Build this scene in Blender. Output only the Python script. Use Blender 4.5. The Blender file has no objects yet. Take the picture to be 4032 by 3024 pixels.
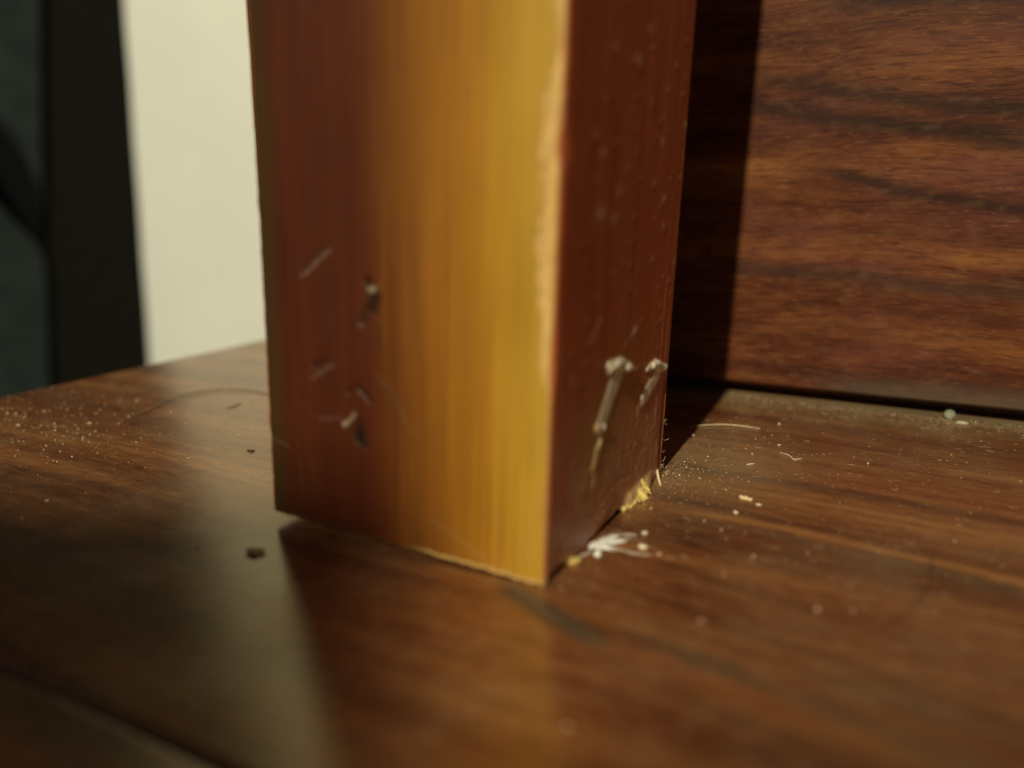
import bpy, bmesh, math, random
import numpy as np
from mathutils import Matrix, Vector, noise as mnoise

S = bpy.context.scene
COL = S.collection
MM = 0.001

# ------------------------------------------------------------------ camera
R_WC = ((0.8822665697780784, 0.470720772417376, -0.005258732433933412),
        (0.10602358019403553, -0.2095779388157013, -0.9720267938717537),
        (-0.4586553175259845, 0.8570291955216877, -0.23481111074348077))
CAM = Vector((0.03413469, -0.0709727, 0.04204658))
cd = bpy.data.cameras.new('camera')
cam = bpy.data.objects.new('camera', cd); COL.objects.link(cam)
rt, dn, fw = (Vector(r) for r in R_WC)
cam.matrix_world = Matrix(((rt.x, -dn.x, -fw.x, CAM.x), (rt.y, -dn.y, -fw.y, CAM.y),
                           (rt.z, -dn.z, -fw.z, CAM.z), (0, 0, 0, 1)))
cd.sensor_width = 36.0; cd.lens = 27.711
cd.clip_start = 0.004; cd.clip_end = 60
cd.dof.use_dof = True; cd.dof.focus_distance = 0.126; cd.dof.aperture_fstop = 9.2
S.camera = cam

# ------------------------------------------------------------------ light
W = bpy.data.worlds.new('World'); S.world = W; W.use_nodes = True
bg = W.node_tree.nodes['Background']
bg.inputs[0].default_value = (0.95, 0.80, 1.0, 1); bg.inputs[1].default_value = 0.043

ELEV, AZ, DIST, HALF = math.radians(34), 0.071, 5.0, math.radians(18)
target = Vector((0.006, 0.0, 0.0))
Ld = Vector((AZ * math.cos(ELEV), -math.cos(ELEV), math.sin(ELEV))).normalized()   # towards the lamp
up = (Vector((0, 0, 1)) - Ld * Ld.z).normalized()
lpos = target + Ld * DIST
side = Ld.cross(up)                     # camera-left seen along the light
ax = (Vector((-.45, .50, .22)) - lpos).normalized()
ld = bpy.data.lights.new('shaded_lamp', 'SPOT')
ld.energy = 1225; ld.color = (1.0, 0.94, 0.68); ld.shadow_soft_size = 0.062
ld.spot_size = 2 * HALF; ld.spot_blend = 0.15
lamp = bpy.data.objects.new('shaded_lamp', ld); COL.objects.link(lamp)
lamp.location = lpos
lamp.rotation_mode = 'QUATERNION'; lamp.rotation_quaternion = ax.to_track_quat('-Z', 'Y')

S.view_settings.view_transform = 'Standard'; S.view_settings.look = 'None'
S.view_settings.exposure = 0.0; S.view_settings.gamma = 1.0

# ------------------------------------------------------------------ helpers
def put(o, parent=None):
    COL.objects.link(o)
    if parent is not None: o.parent = parent
    return o
def tag(o, label=None, cat=None, group=None, kind=None):
    if label: o['label'] = label
    if cat: o['category'] = cat
    if group: o['group'] = group
    if kind: o['kind'] = kind
    return o
def empty(name, loc=(0, 0, 0)):
    o = put(bpy.data.objects.new(name, None)); o.location = loc; o.empty_display_size = 0.01
    return o
def mesh_obj(name, v, f, mat, parent=None, smooth=True):
    me = bpy.data.meshes.new(name); me.from_pydata([tuple(p) for p in v], [], [tuple(q) for q in f])
    me.materials.append(mat)
    if smooth: me.polygons.foreach_set('use_smooth', [True] * len(me.polygons))
    me.update()
    return put(bpy.data.objects.new(name, me), parent)
def bm_obj(name, bm, mat, parent=None, smooth=False):
    me = bpy.data.meshes.new(name); bm.to_mesh(me); bm.free(); me.materials.append(mat)
    if smooth: me.polygons.foreach_set('use_smooth', [True] * len(me.polygons))
    return put(bpy.data.objects.new(name, me), parent)
def box_bm(a, b, bev=0.0, seg=3, wob=0.0):
    bm = bmesh.new(); bmesh.ops.create_cube(bm, size=1)
    a, b = Vector(a), Vector(b)
    for v in bm.verts:
        v.co = Vector([(a[i] + b[i]) / 2 + v.co[i] * (b[i] - a[i]) for i in range(3)])
    if bev: bmesh.ops.bevel(bm, geom=bm.edges[:] , offset=bev, segments=seg, profile=0.6, affect='EDGES')
    return bm

class X:
    """small expression wrapper over shader math nodes"""
    def __init__(s, nt, sock): s.nt, s.s = nt, sock
    def _m(s, op, *a, clamp=False):
        n = s.nt.nodes.new('ShaderNodeMath'); n.operation = op; n.use_clamp = clamp
        for i, q in enumerate((s,) + a):
            if isinstance(q, X): s.nt.links.new(q.s, n.inputs[i])
            else: n.inputs[i].default_value = q
        return X(s.nt, n.outputs[0])
    def __add__(s, o): return s._m('ADD', o)
    __radd__ = __add__
    def __sub__(s, o): return s._m('SUBTRACT', o)
    def __rsub__(s, o): return (s * -1.0) + o
    def __mul__(s, o): return s._m('MULTIPLY', o)
    __rmul__ = __mul__
    def __truediv__(s, o): return s._m('DIVIDE', o)
    def abs(s): return s._m('ABSOLUTE')
    def pow(s, e): return s._m('POWER', e)
    def clamp(s): return s._m('ADD', 0.0, clamp=True)
    def maxi(s, o): return s._m('MAXIMUM', o)
    def ss(s, a, b):           # smoothstep from a to b
        n = s.nt.nodes.new('ShaderNodeMapRange'); n.interpolation_type = 'SMOOTHSTEP'
        s.nt.links.new(s.s, n.inputs[0]); n.inputs[1].default_value = a; n.inputs[2].default_value = b
        return X(s.nt, n.outputs[0])

class Mat:
    def __init__(m, name):
        m.mat = bpy.data.materials.new(name); m.mat.use_nodes = True; m.nt = m.mat.node_tree
        m.b = m.nt.nodes['Principled BSDF']
        tc = m.nt.nodes.new('ShaderNodeTexCoord'); sp = m.nt.nodes.new('ShaderNodeSeparateXYZ')
        m.nt.links.new(tc.outputs['Object'], sp.inputs[0])
        m.x, m.y, m.z = (X(m.nt, sp.outputs[i]) for i in range(3))
    def vec(m, x, y, z):
        n = m.nt.nodes.new('ShaderNodeCombineXYZ')
        for i, q in enumerate((x, y, z)):
            if isinstance(q, X): m.nt.links.new(q.s, n.inputs[i])
            else: n.inputs[i].default_value = q
        return n.outputs[0]
    def noise(m, x, y, z, detail=3, rough=0.55, scale=1.0, dist=0.0):
        n = m.nt.nodes.new('ShaderNodeTexNoise'); n.inputs['Scale'].default_value = scale
        n.inputs['Detail'].default_value = detail; n.inputs['Roughness'].default_value = rough
        n.inputs['Distortion'].default_value = dist
        m.nt.links.new(m.vec(x, y, z), n.inputs['Vector'])
        return X(m.nt, n.outputs[0])
    def attr(m, name):
        n = m.nt.nodes.new('ShaderNodeAttribute'); n.attribute_name = name
        return X(m.nt, n.outputs['Fac'])
    def rgb(m, c):
        n = m.nt.nodes.new('ShaderNodeRGB'); n.outputs[0].default_value = (*c, 1); return n.outputs[0]
    def mix(m, f, a, b):
        n = m.nt.nodes.new('ShaderNodeMix'); n.data_type = 'RGBA'
        for q, i in ((f, 0), (a, 6), (b, 7)):
            if isinstance(q, X): m.nt.links.new(q.s, n.inputs[i])
            elif isinstance(q, tuple): n.inputs[i].default_value = (*q, 1)
            elif isinstance(q, (int, float)): n.inputs[i].default_value = q
            else: m.nt.links.new(q, n.inputs[i])
        return n.outputs[2]
    def ramp(m, f, stops):
        n = m.nt.nodes.new('ShaderNodeValToRGB'); cr = n.color_ramp
        while len(cr.elements) < len(stops): cr.elements.new(0.5)
        for e, (p, c) in zip(cr.elements, stops): e.position = p; e.color = (*c, 1)
        m.nt.links.new(f.s, n.inputs[0]); return n.outputs[0]
    def set(m, name, q):
        if isinstance(q, X): m.nt.links.new(q.s, m.b.inputs[name])
        elif isinstance(q, tuple): m.b.inputs[name].default_value = (*q, 1)
        elif isinstance(q, (int, float)): m.b.inputs[name].default_value = q
        else: m.nt.links.new(q, m.b.inputs[name])
    def bump(m, h, dist, strength=1.0):
        n = m.nt.nodes.new('ShaderNodeBump'); n.inputs['Distance'].default_value = dist
        n.inputs['Strength'].default_value = strength
        m.nt.links.new(h.s, n.inputs['Height']); m.nt.links.new(n.outputs[0], m.b.inputs['Normal'])

def simple_mat(name, c, rough=0.6, var=0.25, scale=900.0, bump=0.0, spec=0.5):
    m = Mat(name)
    n = m.noise(m.x, m.y, m.z, scale=scale)
    m.set('Base Color', m.mix(n.ss(0.25, 0.75), tuple(v * (1 - var) for v in c), tuple(min(1, v * (1 + var)) for v in c)))
    m.set('Roughness', rough); m.set('Specular IOR Level', spec)
    if bump: m.bump(n, bump)
    return m

# ------------------------------------------------------------------ wood of the tabletop and the panel
def varnished_wood(name, cross, seed, streaks, rough, dusty, tint=1.0):
    """stained wood, grain along x; cross = 'y' (lying board) or 'z' (standing board)"""
    m = Mat(name)
    x = m.x; c = m.y if cross == 'y' else m.z
    w = m.noise(x, c, seed, detail=1, scale=16) - 0.5
    w2 = m.noise(x * 40, c * 130, seed + 3, detail=2) - 0.5
    cc = c + w * 0.008 + w2 * 0.0007
    if cross == 'y': cc = cc + x * 0.03
    band = m.noise(x * 7, cc * 120, seed, detail=3, rough=0.5)
    band2 = m.noise(x * 17, cc * 420, seed + 7, detail=3, rough=0.6)
    pore = m.noise(x * 210, cc * 2600, seed + 11, detail=3, rough=0.7)
    fleck = m.noise(x * 420, cc * 3600, seed + 17, detail=1)
    patch = m.noise(x * 45, cc * 150, seed + 31, detail=2)
    if cross == 'y': v = band * 0.50 + band2 * 0.28 + pore * 0.22
    else: v = band * 0.36 + band2 * 0.12 + patch * 0.28 + pore * 0.24 - 0.03
    col = m.ramp(v, [(0.33, (.043 * tint, .0115 * tint, .0068 * tint)), (0.435, (.112 * tint, .030 * tint, .0118 * tint)),
                     (0.52, (.200 * tint, .065 * tint, .0205 * tint)), (0.65, (.345 * tint, .138 * tint, .042 * tint))])
    if cross == 'z': col = m.mix(m.noise(x * 30, c * 70, seed + 41, detail=2).ss(.46, .68) * .75, col, (.100, .029, .021))
    pr = pore.ss(0.46, 0.36) * 0.5
    col = m.mix(pr, col, (.040 * tint, .011 * tint, .005 * tint))
    col = m.mix(fleck.ss(0.60, 0.74) * 0.35, col, (.40 * tint, .17 * tint, .055 * tint))
    for (x0, c0, sl, curv, wd, xa, xb, amt, sc) in streaks:
        dx = x - x0
        d = (c - (dx * sl + dx * dx * curv + c0) + w2 * 0.0035 + (pore - 0.5) * 0.0022).abs()
        f = (d.ss(wd, wd * 0.25) if cross == 'y' else d.ss(wd * 1.25, 0.0) * .88) * x.ss(xa, xb) * amt
        col = m.mix(f, col, sc)
    mot = m.noise(x * 260, c * 520, seed + 51, detail=2)
    col = m.mix(mot.ss(.50, .72) * (.22 if dusty else .12), col, (.34 * tint, .17 * tint, .085 * tint)); col = m.mix(mot.ss(.46, .28) * .30, col, (.045, .013, .008))
    dn1 = m.noise(x, c, seed + 23, detail=4, rough=0.6, scale=70)
    dn2 = m.noise(x, c, seed + 29, detail=2, rough=0.6, scale=2600)
    if dusty:
        edge = (c + (dn1 - 0.5) * 0.016).ss(.078, .0965)
        nearpost = (((x - .004) * (x - .004) + (c - .050) * (c - .050) * 0.6).pow(0.5) + (dn1 - 0.5) * 0.012).ss(.022, .004)
        dust = (dn1.ss(0.38, 0.72) * 0.11 + edge * 0.36 + nearpost * 0.24 + 0.01) * (dn2 * 1.1 + 0.35)
        col = m.mix(dust.clamp(), col, (.44, .36, .20))
        m.set('Roughness', (rough + dust * 0.5 + (dn1 - 0.5) * 0.05).clamp())
    else:
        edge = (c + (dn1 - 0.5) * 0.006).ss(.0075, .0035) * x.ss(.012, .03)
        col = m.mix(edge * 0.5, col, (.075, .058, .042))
        m.set('Roughness', rough + (dn1 - 0.5) * 0.12)
    m.set('Base Color', col); m.set('Specular IOR Level', .5 if dusty else .10); m.set('IOR', 2.3 if dusty else 1.5)
    if dusty: m.set('Specular Tint', (1.0, .80, .40))
    h = pore * 0.6 + dn2 * 0.25 + band2 * 0.5
    m.bump(h, 0.000016 if cross == 'y' else 0.00009, 0.5)
    return m.mat

DK = (.045, .012, .006); GREY = (.075, .056, .032); LT = (.40, .19, .055); RD = (.17, .042, .014)
top_streaks = [   # x0, c0, slope, curvature, half width, fade x a->b, amount, colour
    (.0073, .0282, .03, -3.0, .0011, .002, .012, .55, LT),
    (.0073, .0258, .02, -2.6, .0016, .006, .016, .55, GREY),
    (.010, .0395, -.02, 0, .0012, -.02, .03, .30, LT),
    (.012, .0495, .04, 0, .0030, .006, .022, .40, RD),
    (.010, .0100, -.10, 0, .0008, .008, .020, .45, DK),
    (.010, .0030, -.16, 0, .0014, .004, .016, .50, DK),
    (.010, -.0035, -.20, 0, .0022, .008, .020, .50, GREY),
    (.020, -.0120, -.16, 0, .0016, .010, .024, .55, DK),
    (.030, -.0030, -.10, 0, .0020, .022, .036, .50, GREY),
]
BK = (.018, .0085, .0055)
panel_streaks = [
    (.0003, .0637, -.205, 0, .0024, -.006, .012, .88, BK),
    (.0006, .0588, -.205, 0, .0026, -.012, .006, .92, BK),
    (.0134, .0459, -.217, 0, .0017, .002, .022, .92, BK),
    (-.0004, .0271, -.06, 0, .0026, -.014, .001, .72, (.034, .018, .013)),
    (.0203, .0757, -.10, 0, .0030, .002, .020, .90, BK),
    (.020, .0350, -.05, 0, .0016, .012, .024, .50, DK),
    (.035, .0200, -.05, 0, .0020, .020, .040, .55, DK),
    (.012, .0165, -.03, 0, .0010, .002, .014, .45, DK),
    (.030, .0045, .01, 0, .0034, .012, .024, .70, (.045, .034, .026)),
]
M_TOP = varnished_wood('tabletop_wood', 'y', 3.1, top_streaks, 0.225, True, 0.92)
M_PANEL = varnished_wood('panel_wood', 'z', 8.6, panel_streaks, 0.45, False, 0.66)

# ------------------------------------------------------------------ added blocker between lamp and wood, out of frame, outlined to darken the lower left
SH = 0.60
outline = [(-190, -4.5), (-95, -4.0), (-68, -1.5), (-47, 3.0), (-38, 6.5), (-26, 6.5), (-17, 2.0), (-9, -6.0), (-2, -14.0), (5, -17.5), (12, -16.0), (24, -12.5), (38, -7.5), (60, -3), (90, -10), (90, -120), (-190, -120)]
ri_ = up.cross(Ld).normalized()        # towards +x
bm = bmesh.new(); ks = (DIST - SH) / DIST
cen = Vector((0, 0, 0)) + Ld * SH
lo = [bm.verts.new(ri_ * (u * MM * ks) + up * (v * MM * ks)) for u, v in outline]
hi = [bm.verts.new(v.co + Ld * .004) for v in lo]
bm.faces.new(lo); bm.faces.new(hi[::-1])
for i in range(len(lo)): bm.faces.new((lo[i], hi[i], hi[(i + 1) % len(lo)], lo[(i + 1) % len(lo)]))
bmesh.ops.recalc_face_normals(bm, faces=bm.faces[:])
shade = bm_obj('light_blocker', bm, simple_mat('blocker_dark', (.03, .028, .026), .9, .2, 200).mat); shade.location = cen
tag(shade, 'added dark slab blocking the lamp from the lower left wood, out of view', 'light blocker')

# ------------------------------------------------------------------ tabletop
table = tag(empty('tabletop', (-.0, .0, -.018)), 'dark red-brown varnished wooden top, dusty, under the square post', 'tabletop')
def board(name, a, b, bev):
    o = bm_obj(name, box_bm(a, b, bev, 4), M_TOP, table, smooth=True)
    o.location = (0, 0, .018)
    return o
board('plank', (-.1408, -.0362, -.018), (.36, .135, 0), .0008)
board('plank', (-.1408, -.300, -.018), (.36, -.0367, -.0001), .00035)

# ------------------------------------------------------------------ upright panel behind the post
prof = [(94.0, 3.6), (94.4, 3.2), (103, 3.2), (103, .02), (109, .02), (109, 750), (94.4, 750), (94.0, 749.6)]  # back lip down to the tabletop is added to block light through the gap
bm = bmesh.new(); pr_ = [[bm.verts.new((x * MM, yy * MM, zz * MM)) for yy, zz in prof] for x in (-132, 360)]
bm.faces.new(pr_[0][::-1]); bm.faces.new(pr_[1])
for i in range(len(prof)): j = (i + 1) % len(prof); bm.faces.new((pr_[0][i], pr_[0][j], pr_[1][j], pr_[1][i]))
bmesh.ops.recalc_face_normals(bm, faces=bm.faces[:])
pan = bm_obj('backboard', bm, M_PANEL)
tag(pan, 'red-brown wooden panel with slanting dark grain streaks standing behind the post', 'board')

# ------------------------------------------------------------------ wall, strip and cloth on the far left
mw = Mat('wall_paint')
wn = mw.noise(mw.x, mw.y, mw.z, detail=4, scale=6); wf = mw.noise(mw.x, mw.y, mw.z, detail=2, scale=420)
mw.set('Base Color', mw.mix(wn.ss(0.3, 0.7), (.80, .80, .72), (.85, .84, .75))); mw.set('Roughness', 0.75)
mw.bump(wf, 0.0006, 0.3)
wall = bm_obj('white_wall', box_bm((-3.4, .912, -1.6), (.25, .97, 2.9), .002, 1), mw.mat)
tag(wall, 'plain cream-white wall, out of focus, left of the post', 'wall')

def far_x(x9, y):            # the far left things were measured on y = 0.9
    return CAM.x + (x9 - CAM.x) * (y - CAM.y) / (.9 - CAM.y)
def far_z(z9, y): return CAM.z + (z9 - CAM.z) * (y - CAM.y) / (.9 - CAM.y)
ms = simple_mat('black_strip', (.0085, .0075, .0055), 0.9, 0.3, 60, 0, .08)
ys = .900
zt, zb = far_z(366, ys * 1000) if False else far_z(.366, ys), far_z(-.265, ys)
xt, xb = far_x(-1.2395, ys), far_x(-1.2799, ys)
def strip_edge(z): return xt + (xb - xt) * (zt - z) / (zt - zb)
vs, fs = [], []
zs = np.linspace(-1.4, 2.6, 40)
for z in zs:
    xe = strip_edge(z) + .0009 * math.sin(z * 31)
    for (dx, y) in ((-.55, ys), (-.002, ys), (0, ys + .001), (-.011, ys + .009), (-.55, ys + .009)):
        vs.append((xe + dx, y, z))
for i in range(len(zs) - 1):
    for k in range(5):
        a, b = i * 5 + k, i * 5 + (k + 1) % 5
        fs.append((a, b, b + 5, a + 5))
fs += [(4, 3, 2, 1, 0), tuple(len(vs) - 5 + k for k in range(5))]
strip = mesh_obj('dark_upright', vs, fs, ms.mat, None, smooth=False)
tag(strip, 'blurred black upright strip between the grey cloth and the white wall', 'upright strip')

mc = Mat('grey_cloth')
cn = mc.noise(mc.x, mc.y, mc.z, detail=3, scale=22); cw = mc.noise(mc.x * 900, mc.y * 900, mc.z * 900, detail=1)
mc.set('Base Color', mc.mix(cn.ss(0.3, 0.7), (.016, .023, .022), (.027, .034, .030))); mc.set('Roughness', 0.95)
mc.set('Specular IOR Level', 0.15); mc.bump(cw, 0.0008, 0.5)
cloth = empty('draped_cloth', (far_x(-1.65, .884), .884, -1.2))
tag(cloth, 'dark grey-green cloth with one slanting fold at the far left edge', 'cloth')
yc = .884
def cloth_sheet(name, fn, nu, nv):
    v = []
    for j in range(nv):
        for i in range(nu): v.append(Vector(fn(i / (nu - 1), j / (nv - 1))) - cloth.location)
    f = [(j * nu + i, j * nu + i + 1, (j + 1) * nu + i + 1, (j + 1) * nu + i) for j in range(nv - 1) for i in range(nu - 1)]
    o = mesh_obj(name, v, f, mc.mat, cloth)
    sm = o.modifiers.new('thick', 'SOLIDIFY'); sm.thickness = .002
    return o
def x9_of(x): return (x - CAM.x) * (.9 - CAM.y) / (yc - CAM.y) + CAM.x
def z9_of(z): return (z - CAM.z) * (.9 - CAM.y) / (yc - CAM.y) + CAM.z
def fold_z(x):                         # the fold line falls to the right
    return far_z(float(np.interp(x9_of(x), [-1.75, -1.6165, -1.5837, -1.5605, -1.5283, -1.49], [.40, .2514, .1776, .1378, .0979, .02])), yc)
def upper_edge(z): return far_x(-1.4541 - .2241 * (.3887 - min(z9_of(z), .9)), yc)
def upper(u, v):
    xr = upper_edge(.19); x = xr - 1.9 * (1 - u) ** 1.8
    zl = fold_z(x); z = zl + (2.4 - zl) * (1 - v) ** 2.2
    x += upper_edge(z) - xr
    roll = max(0, 1 - (z - zl) / .085)
    room = min(1, max(0, (upper_edge(z) - x) / .09))
    return (x, yc + .004 * math.sin(x * 60) * room + (.002 + .13 * room) * roll ** 2.2 - .09 * room, z - .022 * roll ** 3)
cloth_sheet('upper_fold', upper, 60, 70)
m_fold_shadow = simple_mat('fold_shadow_black', (.0035, .0035, .0045), .95, .2, 300, 0, .1)  # black sheet set behind the cloth as painted shadow in the fold
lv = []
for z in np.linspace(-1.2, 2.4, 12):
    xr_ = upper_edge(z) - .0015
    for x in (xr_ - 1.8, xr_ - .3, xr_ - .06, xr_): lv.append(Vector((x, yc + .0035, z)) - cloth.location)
fold_shadow = mesh_obj('fold_shadow', lv, [(j * 4 + i, j * 4 + i + 1, j * 4 + i + 5, j * 4 + i + 4) for j in range(11) for i in range(3)], m_fold_shadow.mat, cloth)
fold_shadow.modifiers.new('thick', 'SOLIDIFY').thickness = .001
fold_shadow['label'] = 'black sheet standing in for the shadow inside the fold'
def lower(u, v):
    z = fold_z(upper_edge(.19)) + .55 - 1.9 * v
    z9 = z9_of(z)
    xr9 = float(np.interp(-z9, [-.40, -.1361, -.0943, -.0338, .0169, .0632, .1093, .3479, 1.5], [-1.86, -1.6477, -1.6193, -1.5911, -1.5728, -1.5553, -1.553, -1.5985, -1.80]))
    x = far_x(xr9, yc) - 1.8 * (1 - u) ** 1.8
    e = max(0, 1 - (far_x(xr9, yc) - x) / .04)
    return (x, yc - .018 - .09 * min(1, max(0, (upper_edge(z) - x) / .09)) + .018 * e ** 2.2, z)
cloth_sheet('lower_fold', lower, 60, 60)

# ------------------------------------------------------------------ the post
def vnoise(a, b, seed):
    r = np.random.RandomState(seed); G = r.rand(128, 128)
    ia, ib = np.floor(a).astype(int), np.floor(b).astype(int)
    fa, fb = a - ia, b - ib
    fa = fa * fa * (3 - 2 * fa); fb = fb * fb * (3 - 2 * fb)
    g = lambda p, q: G[p % 128, q % 128]
    return (g(ia, ib) * (1 - fa) + g(ia + 1, ib) * fa) * (1 - fb) + (g(ia, ib + 1) * (1 - fa) + g(ia + 1, ib + 1) * fa) * fb
def fnoise(a, b, seed, o=3):
    s = 0; t = 0
    for i in range(o):
        s = s + vnoise(a * 2 ** i, b * 2 ** i, seed + i) / 2 ** i; t += 1 / 2 ** i
    return s / t
def sst(x, a, b):
    t = np.clip((x - a) / (b - a), 0, 1); return t * t * (3 - 2 * t)
def stroke(A, B, pts):
    """signed coverage of a tapering polyline [(a, b, halfwidth)]: max of 1 - d/hw"""
    best = np.full(A.shape, -9.0)
    for (a0, b0, w0), (a1, b1, w1) in zip(pts[:-1], pts[1:]):
        da, db = a1 - a0, b1 - b0; L = da * da + db * db
        t = np.clip(((A - a0) * da + (B - b0) * db) / L, 0, 1)
        d = np.hypot(A - a0 - t * da, B - b0 - t * db); w = w0 + t * (w1 - w0)
        best = np.maximum(best, 1 - d / w)
    return best

PW, PD, PH, RR = 40.0, 41.26, 290.0, 0.55        # mm
path = []                                        # x, y, nx, ny, face
for x in np.linspace(-PW + RR, -RR, 215): path.append((x, 0, 0, -1, 0))
for t in np.linspace(0, math.pi / 2, 7)[1:-1]: path.append((-RR + RR * math.sin(t), RR - RR * math.cos(t), math.sin(t), -math.cos(t), 4))
for y in np.linspace(RR, PD - RR, 225): path.append((0, y, 1, 0, 1))
for t in np.linspace(0, math.pi / 2, 6)[1:-1]: path.append((-RR + RR * math.cos(t), PD - RR + RR * math.sin(t), math.cos(t), math.sin(t), 2))
for x in np.linspace(-RR, -PW + RR, 24): path.append((x, PD, 0, 1, 2))
for t in np.linspace(0, math.pi / 2, 5)[1:-1]: path.append((-PW + RR - RR * math.sin(t), PD - RR + RR * math.cos(t), -math.sin(t), math.cos(t), 3))
for y in np.linspace(PD - RR, RR, 24): path.append((-PW, y, -1, 0, 3))
for t in np.linspace(0, math.pi / 2, 5)[1:-1]: path.append((-PW + RR - RR * math.cos(t), RR - RR * math.sin(t), -math.cos(t), -math.sin(t), 3))
path = np.array(path); NU = len(path)
zl = np.concatenate([np.linspace(0, 74, 330), np.linspace(76, PH, 60)]); NV = len(zl)
PX = np.broadcast_to(path[:, 0], (NV, NU)); PY = np.broadcast_to(path[:, 1], (NV, NU))
NX = np.broadcast_to(path[:, 2], (NV, NU)); NY = np.broadcast_to(path[:, 3], (NV, NU))
FC = np.broadcast_to(path[:, 4], (NV, NU)); Z = np.broadcast_to(zl[:, None], (NV, NU)).copy()
fr = (FC == 0) | (FC == 4); ri = (FC == 1) | (FC == 4)
U = np.where(fr, PX, PY + 0.0)                    # along-face coordinate
dep = 0.05 * (fnoise(PX / 3 + PY / 3 + 40, Z / 40, 5) - .5) + 0.03 * (vnoise(PX * 1.3 + PY * 1.3 + 300, Z / 9, 9) - .5)
dep = dep + .22 * np.exp(-np.abs(PX + PW) / .8) * np.exp(-PY / .8) * fnoise(Z / 2.5, Z * 0, 14) + .10 * np.exp(-np.abs(PX + PW) / .8) * np.exp(-PY / .8) * vnoise(Z / .6, Z * 0, 15)
part = np.zeros((NV, NU), int)
sap = np.zeros((NV, NU)); bare = np.zeros((NV, NU)); pale = np.zeros((NV, NU)); dark = np.zeros((NV, NU)); side = np.zeros((NV, NU))
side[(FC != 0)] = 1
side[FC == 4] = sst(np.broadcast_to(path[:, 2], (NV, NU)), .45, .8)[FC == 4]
# sapwood band on the front face
nz = (fnoise(PX * 0.9 + 60, Z / 22, 21) - .5)
nz2 = (fnoise(PX * 2.6 + 90, Z / 15, 27) - .5)
xs = PX + 2.4 * nz + 1.1 * nz2
e0 = np.interp(Z, [0, 13, 32, 60, 90, 290], [-20.5, -21.8, -23, -24, -24.5, -25])
S1 = np.clip((xs - e0) / 21.0, -.4, 1.1)
sap = np.where(fr, S1, 0)
left = sst(PX + .6 * nz, -35.6, -38.6) * (FC == 0)
# worn near corner
wm = 1.55 + 1.3 * (fnoise(Z / 7, Z * 0 + 3, 33) - .5) + 0.55 * np.exp(-((Z - 40) / 12) ** 2)
wm = wm * (0.25 + 0.75 * sst(Z, 21, 27)) * (1 - .45 * sst(Z, 50, 58)) + .35 * (vnoise(Z / .9, Z * 0, 38) - .5) * sst(Z, 21, 27)
ws = sst(PX, -wm - .25, -wm + .10) * ((FC == 0) | (FC == 4))
bare = np.maximum(bare, ws * np.where(FC == 4, 1 - side * .9, 1) * (.55 + .45 * sst(Z, 20, 27)))
chip = ws * (0.10 + 0.35 * (fnoise(Z / 2.2 + 5, PX / 2, 44)) * sst(Z, 20, 26))
notch = np.exp(-((Z - 46.5) / 1.7) ** 2) * sst(PX, -1.3, 0.1) * ((FC == 0) | (FC == 4)) * 0.9 + np.exp(-((Z - 25.5) / 2.5) ** 2) * sst(PX, -.9, 0) * fr * .5
cn4 = np.where(FC == 1, np.exp(-PY / .8), 0)
dep = dep + chip + notch + cn4 * (0.08 + 0.25 * fnoise(Z / 2.2 + 5, Z * 0, 44) * sst(Z, 20, 26) + .8 * np.exp(-((Z - 46.5) / 1.7) ** 2))
dark = np.maximum(dark, .85 * np.exp(-((Z - 46.0) / 1.5) ** 2) * sst(PX, -.5, -.1) * ((FC == 4)))
part[(ws > .5) & (FC != 1) & (Z > 19)] = 1
# right face: nail-shaped dents
def dent(pts, depth, fac, pid, kind='pale', wob=.12):
    global dep, pale, bare, part
    A = PY + wob * 3 * (fnoise(PY * 1.1, Z * 1.1, 70 + pid) - .5); B_ = Z + wob * 2 * (fnoise(PY * 1.1 + 9, Z * 1.1, 90 + pid) - .5)
    c = np.where(FC == 1, stroke(A, B_, pts), -9)
    m = sst(c, 0.0, .35)
    dep = dep + depth * sst(c, 0, .5)
    if kind == 'pale': pale = np.maximum(pale, m * fac)
    else: bare = np.maximum(bare, m * fac)
    part[(c > -.05) & (part == 0)] = pid
HA = [(15.9, 21.9, .70), (19.6, 21.5, .95), (23.5, 20.3, .75)]
dent(HA, -.28, 1.0, 2); dent([(16.3, 21.2, .6), (18.2, 21.6, .6)], -.25, 1.0, 2); dent([(22.0, 20.5, .6), (23.3, 20.2, .5)], -.30, 1.0, 2)
dent([(19.3, 20.4, 2.1), (16.4, 17.2, 1.8), (14.1, 14.7, 1.65)], -.11, .92, 2)
dent([(12.9, 14.9, .7), (15.4, 14.3, .6)], -.22, 1., 2, 'bare')
dent([(14.1, 14.4, 1.1), (13.6, 12.9, .9)], .20, .35, 2)
dent([(14.2, 12.5, 1.25), (13.5, 11, 1.0), (12.5, 9.3, .8)], -.12, 1.0, 2, 'bare')
dent([(12.5, 9.3, .7), (12.1, 7.9, .6)], .12, .35, 2)
HB = [(30.6, 18.5, .45), (33.9, 18.7, .9), (38, 17.4, .75), (40.0, 17.0, .5)]
dent(HB, -.22, 1.0, 3); dent([(33.0, 18.6, .7), (35.5, 18.4, .6)], -.3, 1.0, 3)
dent([(35.9, 16.9, 1.45), (31.9, 15.3, 1.45), (30.0, 14.6, 1.35)], -.12, .92, 3)
dent([(29.9, 14.5, .95), (27.9, 13.2, .85)], -.05, .9, 3, 'bare')
dent([(27.6, 12.9, .6), (27.1, 11.6, .45)], .1, .3, 3)
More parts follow.
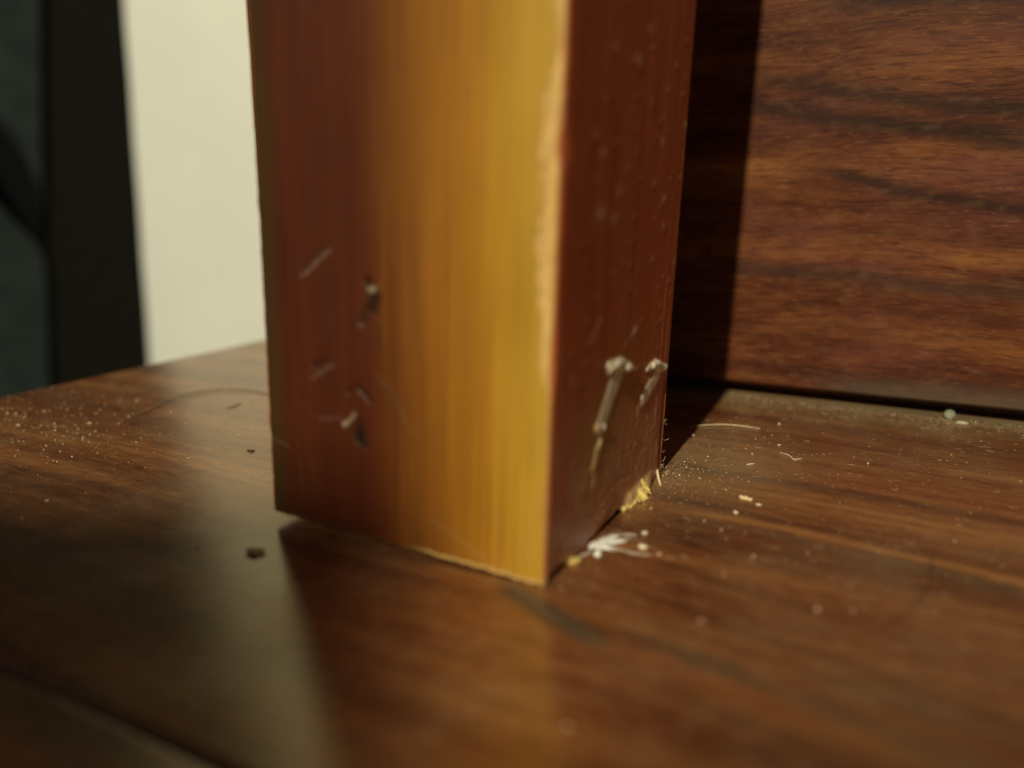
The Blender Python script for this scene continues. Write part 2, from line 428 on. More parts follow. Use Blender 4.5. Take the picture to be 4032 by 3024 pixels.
# bruises, nicks and scuffs on the right face
rs = np.random.RandomState(4)
spots = [(12.8, 56.8, .6, .35), (20, 56.6, .7, .5), (23.4, 60.2, .8, .35), (8.7, 47.8, .6, .42), (10.9, 46.1, .6, .38), (30.7, 48.2, .55, .45), (28.6, 43.1, .5, .4),
         (33.1, 41.2, .5, .7), (11.1, 39.7, .9, .5), (15.2, 39, .8, .42), (16.3, 42, .8, .3), (33.7, 37.6, .5, .4), (30.1, 33.5, .5, .35), (24.7, 24.8, .8, .4),
         (25.3, 8.4, .9, .3), (28.2, 8.8, .6, .5), (9.7, 8.2, 1.0, .25), (13.5, 7.3, 1.2, .2), (38, 30, .4, .35), (39.5, 44, .5, .35), (40.3, 51, .6, .5)]
for _ in range(170):
    zz = rs.rand() ** 2.0 * 62 + .5
    spots.append((rs.uniform(4, 41), zz, rs.uniform(.15, .42), rs.uniform(.08, .34)))
for (a, b, r, f) in spots:
    d = np.hypot((PY - a) * .55, Z - b) / r
    w = np.where(FC == 1, np.exp(-d ** 2 * 1.2), 0)
    dep = dep - 0.05 * w; pale = np.maximum(pale, w * f * (.55 if b > 30 else .8))
scr = [[(25, 8.2, .35), (28.5, 9, .25), (33.5, 6.4, .2)], [(20.3, 23.6, .35), (24.5, 25.3, .3)], [(9, 26, .5), (12, 28.2, .5)], [(39.2, 12, .22), (38.8, 9, .25), (38.7, 5, .2)],
       [(36.6, 30, .15), (36.2, 18, .25), (35.6, 9, .3)], [(38.6, 26, .12), (38.5, 17, .2), (38.9, 8, .25)], [(27.8, 12, .3), (27, 9, .25), (26, 6, .2)],
       [(22, 5.5, .4), (26, 4.2, .3)], [(16, 4, .4), (20, 5, .3)], [(12.7, 3.5, .35), (15, 2.2, .3)]]
for s in scr:
    c = np.where(FC == 1, stroke(PY, Z + .4 * (fnoise(PY, Z, 51) - .5), s), -9)
    m = sst(c, 0, .6); pale = np.maximum(pale, m * .26); dep = dep + .10 * m
low = np.where(FC == 1, sst(Z, 24, 3), 0) * fnoise(PY / 2, Z / 2.5, 61)
pale = np.maximum(pale, low * .30); dep = dep - .10 * low * (fnoise(PY * 1.2, Z * 1.2, 173) - .4)
halo = np.where(FC == 1, np.clip(np.exp(-((PY - 16 - (Z - 14) * .5) / 8) ** 2 - ((Z - 14) / 9) ** 2) * (.6 + .8 * fnoise(PY / 3, Z / 4, 171)), 0, 1), 0)
# frayed far corner of the right face
fray = np.where(ri, sst(PY, 38.6, 41.2), 0) * sst(Z, 20, 12)
dep = dep + fray * (0.2 + 1.1 * fnoise(Z * .9, PY * .8, 81)) * sst(Z, 17, 13) * .8
dark = np.maximum(dark, fray * .5 * (fnoise(Z * 1.5, PY * 2, 83) > .5))
# splintered foot of the right face
sp = np.where(FC == 1, sst(PY, 24.6, 26.4) * sst(PY, 37.5, 34.0) * sst(Z, 2.6, 1.5) , 0)
spn = fnoise(PY * 1.7, Z * .5, 87)
bare = np.maximum(bare, sp); dep = dep - sp * (.35 + .5 * spn) * sst(Z, 2.7, .3)
part[(sp > .35) & (part == 0)] = 4
# front face: gouges, scratches
def fmark(pts, depth, p=0., d=0., pid=0, b=0., soft=.6):
    global dep, pale, dark, bare, part
    A = PX + .25 * (fnoise(PX * .8, Z * .8, 120) - .5); B_ = Z + .3 * (fnoise(PX * .8 + 7, Z * .8, 121) - .5)
    c = np.where(FC == 0, stroke(A, B_, pts), -9); m = sst(c, 0, soft)
    m = m * (.55 + .6 * fnoise(PX * .9 + 11, Z * .9, 133)); dep = dep + depth * m * .7; pale = np.maximum(pale, m * p * .20); dark = np.maximum(dark, m * d); bare = np.maximum(bare, m * b)
    if pid: part[(c > -.1) & (part == 0)] = pid
# upper gouge: a dark torn hole with one lifted pale chip
fmark([(-23.4, 31.7, .75), (-23.0, 30.9, .9)], .35, d=.75, pid=5)
fmark([(-22.6, 29.7, 1.5), (-22.9, 28.7, 1.4)], .5, d=1.0, pid=5, soft=.8)
fmark([(-23.6, 28.2, 1.0), (-24.3, 27.0, .9)], .5, d=.65, pid=5, soft=.9)
fmark([(-23.0, 30.75, .62), (-22.6, 30.8, .55)], -.3, p=1.5, b=.3, pid=5, soft=.9)
fmark([(-22.4, 30.75, .6), (-21.9, 31.2, .5)], -.2, p=.22, pid=5, soft=.9)
fmark([(-22.3, 26.4, .6), (-21.9, 24.2, .45)], .08, d=.30, soft=.9)
# lower gouge: a hole under two torn flaps
fmark([(-25.0, 14.3, 1.15), (-24.9, 13.4, 1.1)], .4, d=.85, pid=6, soft=.9)
fmark([(-25.2, 13.0, 1.45), (-24.5, 12.2, 1.1)], .3, d=1.0, pid=6, soft=.9)
fmark([(-27.3, 14.1, .6), (-26.7, 14.4, .5)], -.25, p=1.0, b=.15, pid=6, soft=.9)
fmark([(-26.6, 14.6, .5), (-25.8, 15.5, .55)], -.2, p=.5, b=.1, pid=6, soft=.9)
fmark([(-26.6, 18.2, .7), (-25.8, 18.9, .7)], .25, d=.35, soft=.9); fmark([(-24.9, 18.9, .6), (-23.4, 17.6, .6)], .35, d=.55, pid=6, soft=.9)
fmark([(-33.3, 31.5, .42), (-32.0, 32.3, .55), (-30.2, 33.9, .6), (-28.6, 34.9, .35)], .16, p=.34, soft=1.0)
fmark([(-32.9, 32.6, .9), (-30.4, 34.4, .8)], .12, d=.3, soft=1.0)
fmark([(-31.9, 19.4, .6), (-30.6, 20.2, .55), (-28.8, 21.4, .55)], .16, p=.22, soft=1.0); fmark([(-31.7, 20.8, .7), (-30, 21.6, .6)], .25, d=.5, soft=1.0)
fmark([(-22.1, 20.6, .7), (-20.4, 19.3, .8), (-19, 17, .9), (-17.6, 15, .8)], -.05, p=.08, soft=1.0)
fmark([(-21.1, 19.2, .5), (-19.9, 17, .5)], .12, d=.25, soft=1.0)
fmark([(-31, 14.2, .7), (-27.8, 14.9, .5)], .05, p=.14, soft=1.0)
fmark([(-14.9, 4.6, .3), (-11, 3.1, .38), (-6.3, .6, .35)], -.04, p=.18, soft=1.0)
fmark([(-39.7, 10.2, .2), (-36.5, 9.7, .18)], .04, p=.25)
fmark([(-32.5, 9, .2), (-32.6, 3, .2)], .03, p=.10, soft=1.0); fmark([(-34.6, 8, .2), (-34.4, 1, .2)], .03, p=.10, soft=1.0)
fmark([(-20.0, 35.8, .4), (-19.5, 34.0, .4)], .05, p=.10, soft=1.0)
fmark([(-29, 28.5, .8), (-28, 24, .7)], .06, d=.12, soft=1.0); fmark([(-33.5, 16.5, .8), (-31, 14.5, .6)], .06, d=.14, soft=1.0)
# ragged sawn foot
z0 = np.where(FC == 0, 0.10 * np.sin((PX + 40) / 40 * math.pi) + .30 * (fnoise(PX * 1.3, PX * 0, 140) - .35) + .22 * np.clip(vnoise(PX * 2.7, PX * 0, 141) - .45, 0, 1), 0) \
   + np.where(FC == 1, .06 + .9 * sst(PY, 6.5, 4.5) * sst(PY, -.5, 1.2) + .75 * sst(PY, 11.5, 13.5) * sst(PY, 25, 22) * (.4 + fnoise(PY * .5, PY * 0, 143)), 0) + np.where(FC >= 2, .02, 0)
z0 = np.clip(z0, 0.0, 1.1)
z0 = np.where(FC == 4, .05, z0)
lip = np.where((FC == 0) | (FC == 4), sst(Z, .55 + .3 * fnoise(PX * 1.1, Z * 0, 150), .18) * sst(PX, -19, -13), 0)
bare = np.maximum(bare, lip * .9); dep = dep + lip * .12
lipl = np.where(FC == 0, sst(Z, .4, .1) * .10, 0); bare = np.maximum(bare, lipl * fnoise(PX * 1.5, Z * 0, 155))
part[(lip > .5) & (part == 0)] = 7
Zf = Z + z0 * np.clip(1 - Z / 5.0, 0, 1)
VX, VY = (PX - NX * dep), (PY - NY * dep)
V = np.stack([VX, VY, Zf], -1).reshape(-1, 3) * MM
# smooth normals over the whole post so that separate parts meet without a seam
Pg = V.reshape(NV, NU, 3)
du = np.roll(Pg, -1, 1) - np.roll(Pg, 1, 1); dv = np.gradient(Pg, axis=0)
Nn = np.cross(du, dv); Nn /= np.linalg.norm(Nn, axis=-1, keepdims=True) + 1e-12
Nn = Nn.reshape(-1, 3)
iu, iv = np.meshgrid(np.arange(NU), np.arange(NV - 1))
a = (iv * NU + iu).ravel(); b = (iv * NU + (iu + 1) % NU).ravel()
QUADS = np.stack([a, b, b + NU, a + NU], 1); qpart = part.ravel()[QUADS].min(1)

mp = Mat('post_wood')
x, y, z = mp.x, mp.y, mp.z
A_ = {n: mp.attr(n) for n in ('sap', 'bare', 'pale', 'dark', 'side', 'left', 'halo')}
xy = x + y * 1.7
g1 = mp.noise(xy * 420, y * 30, z * 12, detail=3, rough=.6); g2 = mp.noise(xy * 2200, y * 90, z * 40, detail=3, rough=.65)
blot = mp.noise(xy * 60, y * 30, z * 45, detail=3)
g = (g1 * .45 + g2 * .2 + blot * .35)
heart = mp.ramp(g, [(.3, (.048, .0088, .0028)), (.5, (.062, .0125, .0035)), (.7, (.078, .0180, .0046))])
sidec = mp.ramp(g * .6 + blot * .4, [(.3, (.30, .062, .019)), (.5, (.39, .092, .029)), (.7, (.47, .140, .048))])  # right face lighter than the front, making up in colour for grazing light
fs_ = (A_['sap'] + (g - .5) * .22 + (g2 - .5) * .10 + .4) / 1.5
sapc = mp.ramp(fs_, [((t + .4) / 1.5, c) for t, c in ((-.16, (.062, .0118, .0034)), (.0, (.082, .0190, .0038)), (.14, (.126, .039, .0058)), (.31, (.190, .065, .0075)), (.48, (.250, .096, .0085)),
                (.65, (.305, .130, .0105)), (.85, (.375, .194, .0175)), (1.0, (.415, .232, .028)))])
c1 = mp.mix(A_['sap'].ss(-.2, -.02), heart, sapc)
fine = mp.noise(xy * 1500, y * 60, z * 22, detail=3, rough=.7)
hs = mp.nt.nodes.new('ShaderNodeHueSaturation'); mp.nt.links.new(c1, hs.inputs['Color'])
mp.nt.links.new(((fine - .5) * .75 + (g2 - .5) * .3 + (blot - .5) * .4 + 1.0).s, hs.inputs['Value']); c1 = hs.outputs[0]
c1 = mp.mix(A_['left'] * .85, c1, (.042, .022, .005))
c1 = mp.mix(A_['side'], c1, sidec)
c1 = mp.mix(A_['halo'] * .9, c1, (.30, .15, .022))
c1 = mp.mix(A_['dark'], c1, (.012, .008, .004))
c1 = mp.mix(A_['bare'], c1, mp.mix(g2.ss(.3, .7), (.44, .24, .06), (.70, .46, .17)))
c1 = mp.mix(A_['pale'].clamp(), c1, mp.mix(g2.ss(.35, .65), (.66, .60, .40), (.90, .85, .66)))
mp.set('Base Color', c1)
mp.set('Specular IOR Level', (1.0 - A_['dark']) * .32); mp.set('Roughness', (A_['bare'] * .35 + A_['pale'] * .25 + A_['dark'] * .5 + .42 + (blot - .5) * .12).clamp())
mp.bump(g2 * .5 + g1 * .5, .00007, .6)

K = 0.03561480812329703
Bm = np.array([[1, 0, K], [0, 1, 0], [-K, 0, 1]]); Bm /= np.linalg.norm(Bm, axis=1)[:, None]
post = empty('wooden_post')
post.matrix_world = Matrix(Bm.tolist()).to_4x4()
post.location = (0, 0, .00002)
tag(post, 'square wooden post, gold and red-brown, leaning slightly, with two nail-shaped dents', 'post')
ATT = dict(sap=sap, bare=bare, pale=pale, dark=dark, side=side, left=left, halo=halo)
def post_part(name, pid, label=None, extra=None):
    q = QUADS[qpart == pid]
    if len(q) == 0: return
    used, inv = np.unique(q.ravel(), return_inverse=True)
    v = V[used]; f = inv.reshape(-1, 4).tolist()
    if extra: f = f + [[int(np.searchsorted(used, k)) for k in e] for e in extra]
    me = bpy.data.meshes.new(name); me.from_pydata(v.tolist(), [], f); me.materials.append(mp.mat)
    me.polygons.foreach_set('use_smooth', [True] * len(me.polygons))
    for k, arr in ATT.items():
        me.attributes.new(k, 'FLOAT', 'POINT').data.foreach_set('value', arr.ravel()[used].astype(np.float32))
    me.update()
    me.normals_split_custom_set_from_vertices([tuple(n) for n in Nn[used]])
    o = put(bpy.data.objects.new(name, me), post)
    if label: o['label'] = label
    return o
bottom = list(range(NU))[::-1]; topf = list(range((NV - 1) * NU, NV * NU))
post_part('body', 0)
mend = simple_mat('end_grain_wood', (.06, .03, .012), .8, .4, 700, .0002)
for k, (i0, flip) in enumerate(((0, True), ((NV - 1) * NU, False))):
    ids = list(range(NU))[::-1] if flip else list(range(NU))
    mesh_obj('end_grain', [tuple(V[i0 + i]) for i in range(NU)], [ids], mend.mat, post, smooth=False)
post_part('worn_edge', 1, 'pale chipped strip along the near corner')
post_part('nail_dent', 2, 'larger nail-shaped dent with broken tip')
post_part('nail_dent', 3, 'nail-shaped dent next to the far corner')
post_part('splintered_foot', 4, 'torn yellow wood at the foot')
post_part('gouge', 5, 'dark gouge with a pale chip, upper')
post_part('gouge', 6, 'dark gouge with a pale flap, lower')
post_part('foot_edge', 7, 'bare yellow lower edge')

# ------------------------------------------------------------------ small things on the tabletop
rnd = random.Random(11)
def lump(name, loc, size, mat, label, cat, group=None, flat=.5, ang=0., seed=0, sub=2, rough=.35, aspect=1.0, sink=.12):
    bm = bmesh.new(); bmesh.ops.create_icosphere(bm, subdivisions=sub, radius=.5)
    r = random.Random(seed); off = Vector((r.random() * 50, r.random() * 50, r.random() * 50))
    for v in bm.verts:
        n = mnoise.noise(v.co * 2.6 + off) + .5 * mnoise.noise(v.co * 6 + off)
        v.co *= 1 + rough * n
        v.co = Vector((v.co.x * aspect, v.co.y, v.co.z * flat)) * size
    zmin = min(v.co.z for v in bm.verts)
    for v in bm.verts: v.co.z -= zmin + sink * size * flat
    o = bm_obj(name, bm, mat, None, smooth=True)
    o.location = (loc[0], loc[1], 0); o.rotation_euler = (0, 0, ang)
    return tag(o, label, cat, group)
m_white = simple_mat('white_crumb_stuff', (.78, .66, .50), .7, .15, 2500, .00004)
m_cream = simple_mat('paint_flake_stuff', (.74, .58, .36), .6, .12, 1800, .00003)
m_yel = Mat('raw_yellow_wood')
yn = mp.noise  # noqa
q1 = m_yel.noise(m_yel.x * 500, m_yel.y * 2600, m_yel.z * 900, detail=3)
m_yel.set('Base Color', m_yel.mix(q1.ss(.3, .65), (.38, .24, .055), (.72, .55, .20))); m_yel.set('Roughness', .8); m_yel.bump(q1, .00015)
m_brown = simple_mat('brown_crumb_stuff', (.74, .58, .22), .85, .6, 1300, .0002)
m_pink = simple_mat('pinkish_grain_stuff', (.55, .34, .24), .6, .15, 2500, .00004)

crumbs = [  # x, y, size, mat, label, category
    (5.13, 18.75, .75, m_white, 'oval white crumb behind the white smear, beside the post foot'),
    (6.29, 14.77, 1.15, m_white, 'largest white crumb, at the right tip of the white smear'),
    (8.56, 13.76, .55, m_pink, 'small pinkish crumb just right of the white smear'),
    (16.04, 34.97, .60, m_white, 'round cream crumb just right of the pale flake'),
    (13.79, 30.8, .58, m_white, 'cream crumb in front of the pale flake'),
    (-.82, 62.73, .50, m_white, 'bright white crumb at the border of the post shadow'),
    (13.45, 24.29, .34, m_pink, 'small pinkish crumb on the pale grain line'),
    (24.22, 22.36, .32, m_pink, 'lone small crumb on bare wood right of centre'),
    (18.67, 18.48, .34, m_pink, 'faint crumb on reddish wood right of the smear'),
    (13.76, 63.66, .55, m_cream, 'small angular flake in front of the long pale fibre'),
    (11.47, 76.87, .55, m_cream, 'blurred flake behind the long pale fibre'),
    (27.94, 60.55, .40, m_white, 'tiny bright white crumb on the dark patch'),
    (11.77, -20.01, .50, m_pink, 'strongly blurred crumb nearest the camera'),
    (16.98, 1.19, .40, m_pink, 'blurred crumb on red wood in front of the post corner'),
    (27.07, 8.94, .48, m_pink, 'left and brighter of two blurred crumbs at lower right'),
    (30.37, 10.37, .36, m_pink, 'right and fainter of two blurred crumbs at lower right'),
    (16.7, 12.18, .36, m_pink, 'blurred reddish crumb lying alone on dark grain'),
    (3.98, -21.95, .30, m_pink, 'faint blurred crumb left of the nearest one'),
    (-44.42, -16.49, .50, m_pink, 'small tan crumb on the dark left wood'),
]
for i, (cx, cy, sz, mt, lab) in enumerate(crumbs):
    lump('crumb', (cx * MM, cy * MM), sz * MM, mt.mat, lab, 'crumb', 'pale crumbs scattered on the tabletop', .42, rnd.uniform(0, 3), i + 5, 2, .62, rnd.uniform(1.0, 1.5))

m_bit = simple_mat('dark_bit_stuff', (.03, .022, .010), .85, .4, 1500)
# brown crumb in the pale reflection and dark bits near it
lump('brown_crumb', (-34.72 * MM, -8.34 * MM), 1.7 * MM, m_brown.mat, 'dark brown irregular crumb lying in the pale reflection left of the post', 'crumb', None, .32, .45, 77, 3, .55, 1.35, .05)
lump('brown_crumb', (-41.9 * MM, -10.73 * MM), .40 * MM, m_bit.mat, 'tiny dark speck left of the brown crumb', 'crumb', None, .5, 0, 78)
lump('brown_crumb', (-64.48 * MM, 19.96 * MM), .75 * MM, m_bit.mat, 'small black bit on the pale reflection behind the post edge', 'crumb', None, .4, .2, 79, 2, .5, 1.9)

# pale flake
bm = bmesh.new()
fl = [(-.95, .22), (-.80, .45), (-.3, .42), (.0, .44), (.08, .25), (.45, .12), (.85, -.22), (.72, -.42), (.38, -.44), (-.1, -.22), (-.7, -.05)]
vb = [bm.verts.new((p[0] * MM, p[1] * 1.35 * MM, .02 * MM)) for p in fl]; vt = [bm.verts.new((p[0] * MM * .94, p[1] * 1.28 * MM, (.22 + .1 * math.sin(i * 2.1)) * MM)) for i, p in enumerate(fl)]
bm.faces.new(vb[::-1]); bm.faces.new(vt)
for i in range(len(fl)): bm.faces.new((vb[i], vb[(i + 1) % len(fl)], vt[(i + 1) % len(fl)], vt[i]))
bmesh.ops.triangulate(bm, faces=bm.faces[:])
o = bm_obj('paint_flake', bm, m_cream.mat); o.location = (13.96 * MM, 36.63 * MM, -.00001); o.rotation_euler = (0, 0, .30)
tag(o, 'elongated cream paint flake, largest pale bit on the right wood', 'flake')

# yellow crumb wedged under the right face, near corner
o = lump('wood_crumb', (.55 * MM, 7.2 * MM), 1.25 * MM, m_yel.mat, 'yellow wood crumb wedged at the post foot by the near corner', 'crumb', None, .55, 1.0, 31, 3, .35, 1.4)

# splintered yellow wood fibres sticking out at the foot
bm = bmesh.new(); r = random.Random(5)
for i in range(46):
    t = i / 45.0
    yy = 24.8 + t * 9.2 + r.uniform(-.3, .3)
    reach = (.35 + 1.55 * math.exp(-((t - .62) / .33) ** 2)) * r.uniform(.6, 1.1)
    zz = r.uniform(.15, .5 + 1.6 * math.exp(-((t - .75) / .25) ** 2))
    p0 = Vector((-.45, yy, zz + .25)); p1 = Vector((reach, yy + r.uniform(-1.6, -.1), max(.10, zz * .35 + r.uniform(-.1, .1))))
    d = (p1 - p0); n = d.cross(Vector((0, 0, 1))).normalized(); upv = n.cross(d).normalized(); w = r.uniform(.22, .50); h = r.uniform(.10, .22)
    pm = p0.lerp(p1, .6) + Vector((0, 0, .12))
    ring = []
    for p, s in ((p0, 1), (pm, .9), (p1, .35)):
        ring.append([bm.verts.new((p + n * w * s * sx + upv * h * s * sz) * MM) for sx, sz in ((-1, -1), (1, -1), (1, 1), (-1, 1))])
    for k in range(2):
        for j in range(4): bm.faces.new((ring[k][j], ring[k][(j + 1) % 4], ring[k + 1][(j + 1) % 4], ring[k + 1][j]))
    bm.faces.new(ring[2])
bmesh.ops.recalc_face_normals(bm, faces=bm.faces[:])
fib = bm_obj('wood_fibre_tuft', bm, m_yel.mat, post)
fib['label'] = 'yellow torn fibres sticking out at the foot'; fib['kind'] = 'stuff'

# ------------------------------------------------------------------ fibres, hairs, white smear
def tube(bm, pts, r0, seg=5, taper=.3, flat=1.0):
    pts = [Vector(p) for p in pts]; rings = []
    n = len(pts)
    for i, p in enumerate(pts):
        t = (pts[min(i + 1, n - 1)] - pts[max(i - 1, 0)]).normalized()
        s = t.cross(Vector((0, 0, 1)));  s = s.normalized() if s.length > 1e-6 else Vector((1, 0, 0))
        u2 = s.cross(t); f = i / (n - 1); r = (r0[i] if isinstance(r0, (list, tuple)) else r0 * (taper + (1 - taper) * math.sin(math.pi * min(max(f, .03), .97)) ** .5))
        rings.append([bm.verts.new(p + s * r * math.cos(a) + u2 * r * flat * math.sin(a)) for a in (2 * math.pi * k / seg for k in range(seg))])
    for i in range(n - 1):
        for k in range(seg): bm.faces.new((rings[i][k], rings[i][(k + 1) % seg], rings[i + 1][(k + 1) % seg], rings[i + 1][k]))
    bm.faces.new(rings[0][::-1]); bm.faces.new(rings[-1])
def spline(ps, n=24):
    ps = [Vector(p) for p in ps]; P = [ps[0] * 2 - ps[1]] + ps + [ps[-1] * 2 - ps[-2]]; out = []
    for i in range(1, len(P) - 2):
        for k in range(n):
            t = k / n; a0, a1, a2, a3 = P[i - 1:i + 3]
            out.append(.5 * ((2 * a1) + (a2 - a0) * t + (2 * a0 - 5 * a1 + 4 * a2 - a3) * t * t + (3 * a1 - a0 - 3 * a2 + a3) * t ** 3))
    return out + [ps[-1]]
m_fib = simple_mat('pale_fibre', (.80, .64, .42), .5, .1, 900)
m_fib2 = simple_mat('clear_fibre', (.34, .27, .17), .5, .1, 900)
m_hair = simple_mat('dark_hair', (.030, .020, .012), .35, .2, 900)
def fibre(name, pts, r, mat, label, cat, n=12):
    bm = bmesh.new(); tube(bm, spline([tuple(c * MM for c in p) for p in pts], n), r * MM)
    return tag(bm_obj(name, bm, mat.mat, None, smooth=True), label, cat)
fibre('fibre', [(-3.0, 67.6, .10), (1.0, 70.2, .26), (4.8, 71.6, .26), (9.0, 72.1, .10)], .085, m_fib, 'long pale fibre reaching out of the post shadow towards the panel', 'fibre')
fibre('fibre', [(11.0, 50.9, .10), (11.5, 51.4, .14), (12.0, 51.95, .10)], .10, m_fib, 'short straight bright fibre on brown wood between shadow and curl', 'fibre')
fibre('fibre', [(14.5, 59.6, .08), (15.6, 58.9, .20), (16.4, 58.2, .18), (17.2, 57.1, .08), (17.9, 57.6, .12), (18.3, 58.0, .08)], .07, m_fib, 'thin curled pale fibre on the dark patch of wood', 'fibre')
fibre('hair', [(-100, 22, .04), (-102.2, 30.1, .10), (-105.5, 38.7, .3), (-104.3, 46, .3), (-100.2, 49.4, .25), (-91.9, 50.5, .15), (-80, 48, .05)], .10, m_hair, 'curved dark hair on the pale reflection running behind the post', 'hair')
fibre('hair', [(37.8, 31, .06), (37.3, 28.2, .12), (37.15, 20.3, .2), (35.4, 12.6, .2), (32.9, 7.5, .1), (31.0, 5.6, .05)], .06, m_hair, 'thin curved dark hair on the lit wood at lower right', 'hair')
fibre('hair', [(-89.6, 37.6, .08), (-89.4, 39.6, .12), (-90.2, 42.2, .1)], .08, m_hair, 'short dark bit of hair on the pale reflection', 'hair')
fibre('splinter', [(-.55, 40.6, 1.3), (.2, 39.0, .95), (.9, 37.5, .5), (1.75, 35.8, .12)], .24, m_fib, 'thin pale splinter hanging at the far foot corner of the post', 'splinter')
# frayed wisps on the far corner of the post
bm = bmesh.new(); r = random.Random(8)
for i in range(11):
    zz = .8 + 10 * r.random() ** 2; p = Vector((.0, 41.1 + r.uniform(-.6, .2), zz))
    q = p + Vector((r.uniform(.15, .8), r.uniform(-.3, .9), r.uniform(-.9, .9))); mid_ = p.lerp(q, .5) + Vector((r.uniform(-.2, .2), 0, r.uniform(-.4, .4)))
    tube(bm, spline([p * MM, mid_ * MM, q * MM], 4), .035 * MM, 4)
w_ = bm_obj('frayed_wisps', bm, m_fib2.mat, post); w_['label'] = 'thin wisps on the frayed far corner'; w_['kind'] = 'stuff'

m_smear = simple_mat('white_smear_stuff', (.80, .80, .74), .55, .08, 1500, .00006)
m_smear2 = simple_mat('thin_smear_stuff', (.42, .36, .29), .55, .2, 1500, .00004)
sm = tag(empty('white_smear', (1.5 * MM, 13 * MM, 0)), 'white stringy smear on the wood at the foot of the post', 'smear')
bm = bmesh.new(); r = random.Random(3)
def sstroke(bm, pts, w):
    P = spline([(a * MM - sm.location.x, b * MM - sm.location.y, .03 * MM) for a, b in pts], 8); n = len(P)
    tube(bm, P, [w * MM * (.35 + .65 * math.sin(math.pi * (.12 + .8 * i / (n - 1)))) * (1 + .6 * mnoise.noise(Vector((i * .6, w * 9, 0)))) for i in range(n)], 8, flat=.42)
for k in range(13):
    w0 = r.uniform(.11, .27); a0 = (r.uniform(.15, .7), r.uniform(11.4, 12.9)); kind = k % 3
    end = ((2.2, 17.0), (3.4, 15.9), (3.3, 13.2))[kind]; end = (end[0] + r.uniform(-.5, .4), end[1] + r.uniform(-1.0, .5))
    m_ = (a0[0] * .45 + end[0] * .55 + r.uniform(-.25, .25), a0[1] * .5 + end[1] * .5 + r.uniform(-.35, .35))
    sstroke(bm, [a0, (a0[0] * .7 + m_[0] * .3, a0[1] * .7 + m_[1] * .3 + r.uniform(-.2, .2)), m_, end], w0)
sstroke(bm, [(.4, 11.7), (1.0, 12.4), (1.7, 13.0), (2.2, 13.1)], .42)
sstroke(bm, [(.7, 12.6), (1.6, 12.0), (2.1, 10.6)], .34)
lump_v = bmesh.ops.create_icosphere(bm, subdivisions=2, radius=.42 * MM)['verts']
for v in lump_v: v.co = Vector((v.co.x * 1.2, v.co.y, v.co.z * .7)) + Vector((.6 * MM, -2.7 * MM, .12 * MM))
bm_obj('smear_core', bm, m_smear.mat, sm, smooth=True)
bm = bmesh.new()
sstroke(bm, [(2.9, 12.9), (4.2, 12.9), (6.1, 12.7), (8.0, 13.3)], .20)
sstroke(bm, [(2.7, 17.0), (3.4, 17.6), (4.4, 17.8)], .22)
sstroke(bm, [(3.3, 15.4), (3.9, 16.8)], .25)
sstroke(bm, [(.35, 9.0), (.9, 10.2), (1.0, 11.8)], .24)
bm_obj('smear_tail', bm, m_smear2.mat, sm, smooth=True)

# greenish-grey smear across the wood in front of the near corner: a thin see-through film
m_film = Mat('smear_film')
sn = m_film.noise(m_film.x * 220, m_film.y * 900, 0, detail=3)
m_film.set('Base Color', m_film.mix(sn.ss(.3, .7), (.060, .046, .026), (.16, .125, .075))); m_film.set('Roughness', .5)
fade = (m_film.y.abs() + (sn - .5) * .0018).ss(.0021, .0004) * m_film.x.ss(-.0105, -.0055) * m_film.x.ss(.0095, .0045)
m_film.set('Alpha', fade * .55)
bm = bmesh.new()
for i in range(13):
    for s in (-1, 1): bm.verts.new(((-10.5 + i * 20 / 12) * MM, s * 2.6 * MM, 0))
bm.verts.ensure_lookup_table()
for i in range(12): bm.faces.new((bm.verts[2 * i], bm.verts[2 * i + 2], bm.verts[2 * i + 3], bm.verts[2 * i + 1]))
sc = bm_obj('smear_mark', bm, m_film.mat); sc.location = (3.2 * MM, -4.6 * MM, .03 * MM); sc.rotation_euler = (0, 0, math.atan2(-7.3, 17))
tag(sc, 'greenish grey smear running from the near post corner across the wood', 'scuff mark')

# glassy bead in the gap under the panel
m_gl = Mat('bead_glass'); m_gl.set('Base Color', (.62, .64, .46)); m_gl.set('Roughness', .03)
m_gl.set('Transmission Weight', .72); m_gl.set('IOR', 1.48)
lump('glass_bead', (39.4 * MM, 95.0 * MM), 2.0 * MM, m_gl.mat, 'clear glassy bead stuck in the dark gap under the panel', 'bead', None, .95, .2, 91, 3, .10, 1.05, .06)
m_lint = simple_mat('grey_lint', (.42, .40, .26), .9, .3, 2600, .0001)
lump('lint_clump', (41.4 * MM, 92.6 * MM), 1.4 * MM, m_lint.mat, 'greenish grey lint clump in front of the glassy bead', 'lint', None, .35, .4, 92, 3, .6, 1.5)

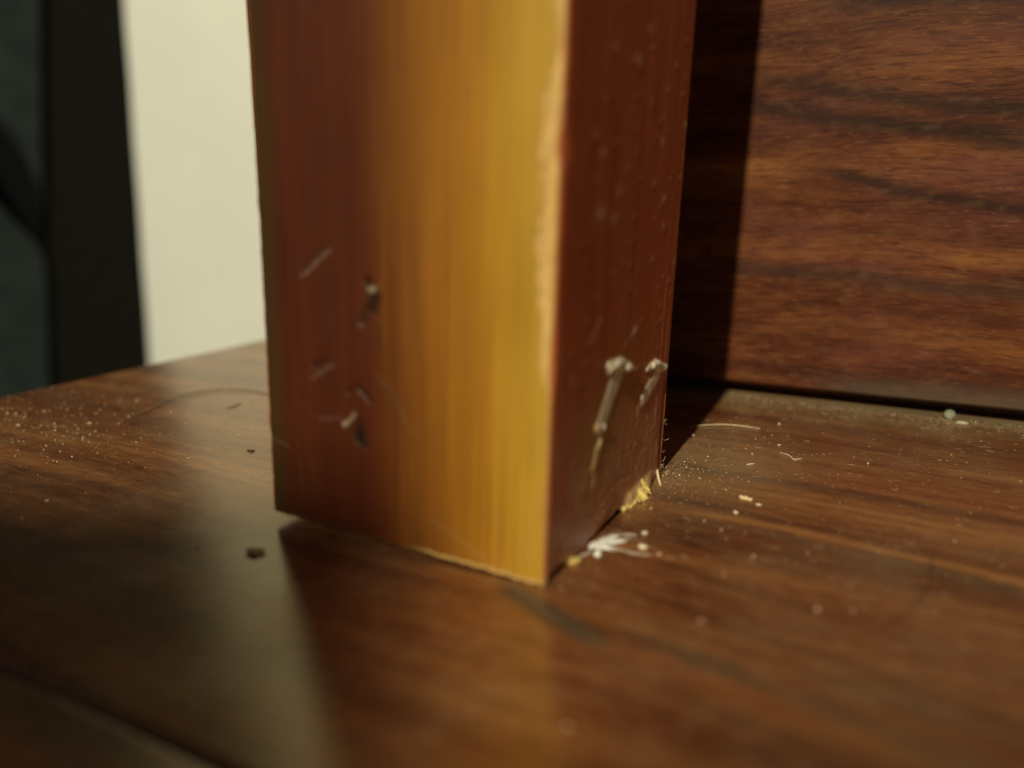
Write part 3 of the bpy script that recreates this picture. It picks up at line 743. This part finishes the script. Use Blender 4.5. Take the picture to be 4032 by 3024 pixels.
# ------------------------------------------------------------------ dust: thousands of grains and tiny lint threads
rs = np.random.RandomState(12)
def grains(n, fx, smin, smax):
    vv, ff = [], []
    base = np.array([[1, 0, 0], [-1, 0, 0], [0, 1, 0], [0, -1, 0], [0, 0, 1], [0, 0, -1]], float)
    tri = [(0, 2, 4), (2, 1, 4), (1, 3, 4), (3, 0, 4), (2, 0, 5), (1, 2, 5), (3, 1, 5), (0, 3, 5)]
    k = 0
    while k < n:
        px_, py_ = fx()
        if -40.2 < px_ < .15 and -.1 < py_ < 41.4: continue
        s = smin * (smax / smin) ** (rs.rand() ** 2.2) * .5
        a = rs.rand() * 6.28; sc = np.array([1 + rs.rand() * .9, .7 + rs.rand() * .4, .45 + rs.rand() * .4]) * s
        b = (base + (rs.rand(6, 3) - .5) * .5) * sc
        ca, sa = math.cos(a), math.sin(a)
        p = np.stack([b[:, 0] * ca - b[:, 1] * sa + px_, b[:, 0] * sa + b[:, 1] * ca + py_, b[:, 2] + s * .35], 1) * MM
        o = len(vv); vv.extend(p.tolist()); ff.extend([(t[0] + o, t[1] + o, t[2] + o) for t in tri]); k += 1
    return vv, ff
m_dust = simple_mat('dust_grain', (.46, .34, .21), .55, .35, 700)
m_dust2 = simple_mat('bright_dust_grain', (.72, .56, .34), .35, .2, 700)
def region_all(): return rs.uniform(-139, 60), rs.uniform(-34, 98)
def region_right(): return rs.uniform(-1, 55), rs.uniform(0, 98)
def region_foot():
    r_ = abs(rs.normal(0, 9)); t = rs.uniform(-1.4, 1.6); return .5 + r_ * math.cos(t) * .9, 42 + r_ * math.sin(t) * 1.5
def region_left():
    if rs.rand() < .68: return np.clip(rs.normal(-112, 17), -139.5, -40), np.clip(rs.normal(13, 10), -12, 95)
    return rs.uniform(-139, -45), np.clip(rs.normal(22, 24), -15, 95)
def region_edge(): return rs.uniform(-10, 60), 96.0 - abs(rs.normal(0, 4))
vv, ff = [], []
for n, fx, a0, a1 in ((2200, region_all, .04, .17), (1700, region_right, .04, .20), (420, region_foot, .05, .24), (1500, region_edge, .05, .26)):
    v1, f1 = grains(n, fx, a0, a1); o = len(vv); vv += v1; ff += [tuple(i + o for i in t) for t in f1]
d = mesh_obj('dust', vv, ff, m_dust.mat, None, smooth=False)
tag(d, 'fine tan dust grains sprinkled over the whole wooden top', 'dust', None, 'stuff')
vv, ff = [], []
for n, fx, a0, a1 in ((800, region_left, .07, .42), (70, region_foot, .10, .42), (90, region_right, .08, .30), (24, region_edge, .15, .45)):
    v1, f1 = grains(n, fx, a0, a1); o = len(vv); vv += v1; ff += [tuple(i + o for i in t) for t in f1]
d = mesh_obj('bright_dust', vv, ff, m_dust2.mat, None, smooth=False)
tag(d, 'coarser sparkling pale dust grains on the left corner and by the post foot', 'dust', None, 'stuff')
bm = bmesh.new(); r = random.Random(21)
for i in range(150):
    px_, py_ = (r.uniform(0, 50), r.uniform(10, 98)) if i < 95 else (r.uniform(5, 55), r.uniform(86, 95))
    t = r.gauss(0, .6); L = r.uniform(.4, 1.6); p = Vector((px_, py_, .08)); dvec = Vector((math.cos(t), math.sin(t), 0))
    tube(bm, spline([p * MM, (p + dvec * L * .5 + Vector((-dvec.y, dvec.x, .5)) * r.uniform(-.15, .15)) * MM, (p + dvec * L) * MM], 3), r.uniform(.02, .04) * MM, 4)
tag(bm_obj('lint_threads', bm, m_fib2.mat), 'tiny pale lint threads strewn over the wood towards the panel', 'lint', None, 'stuff')
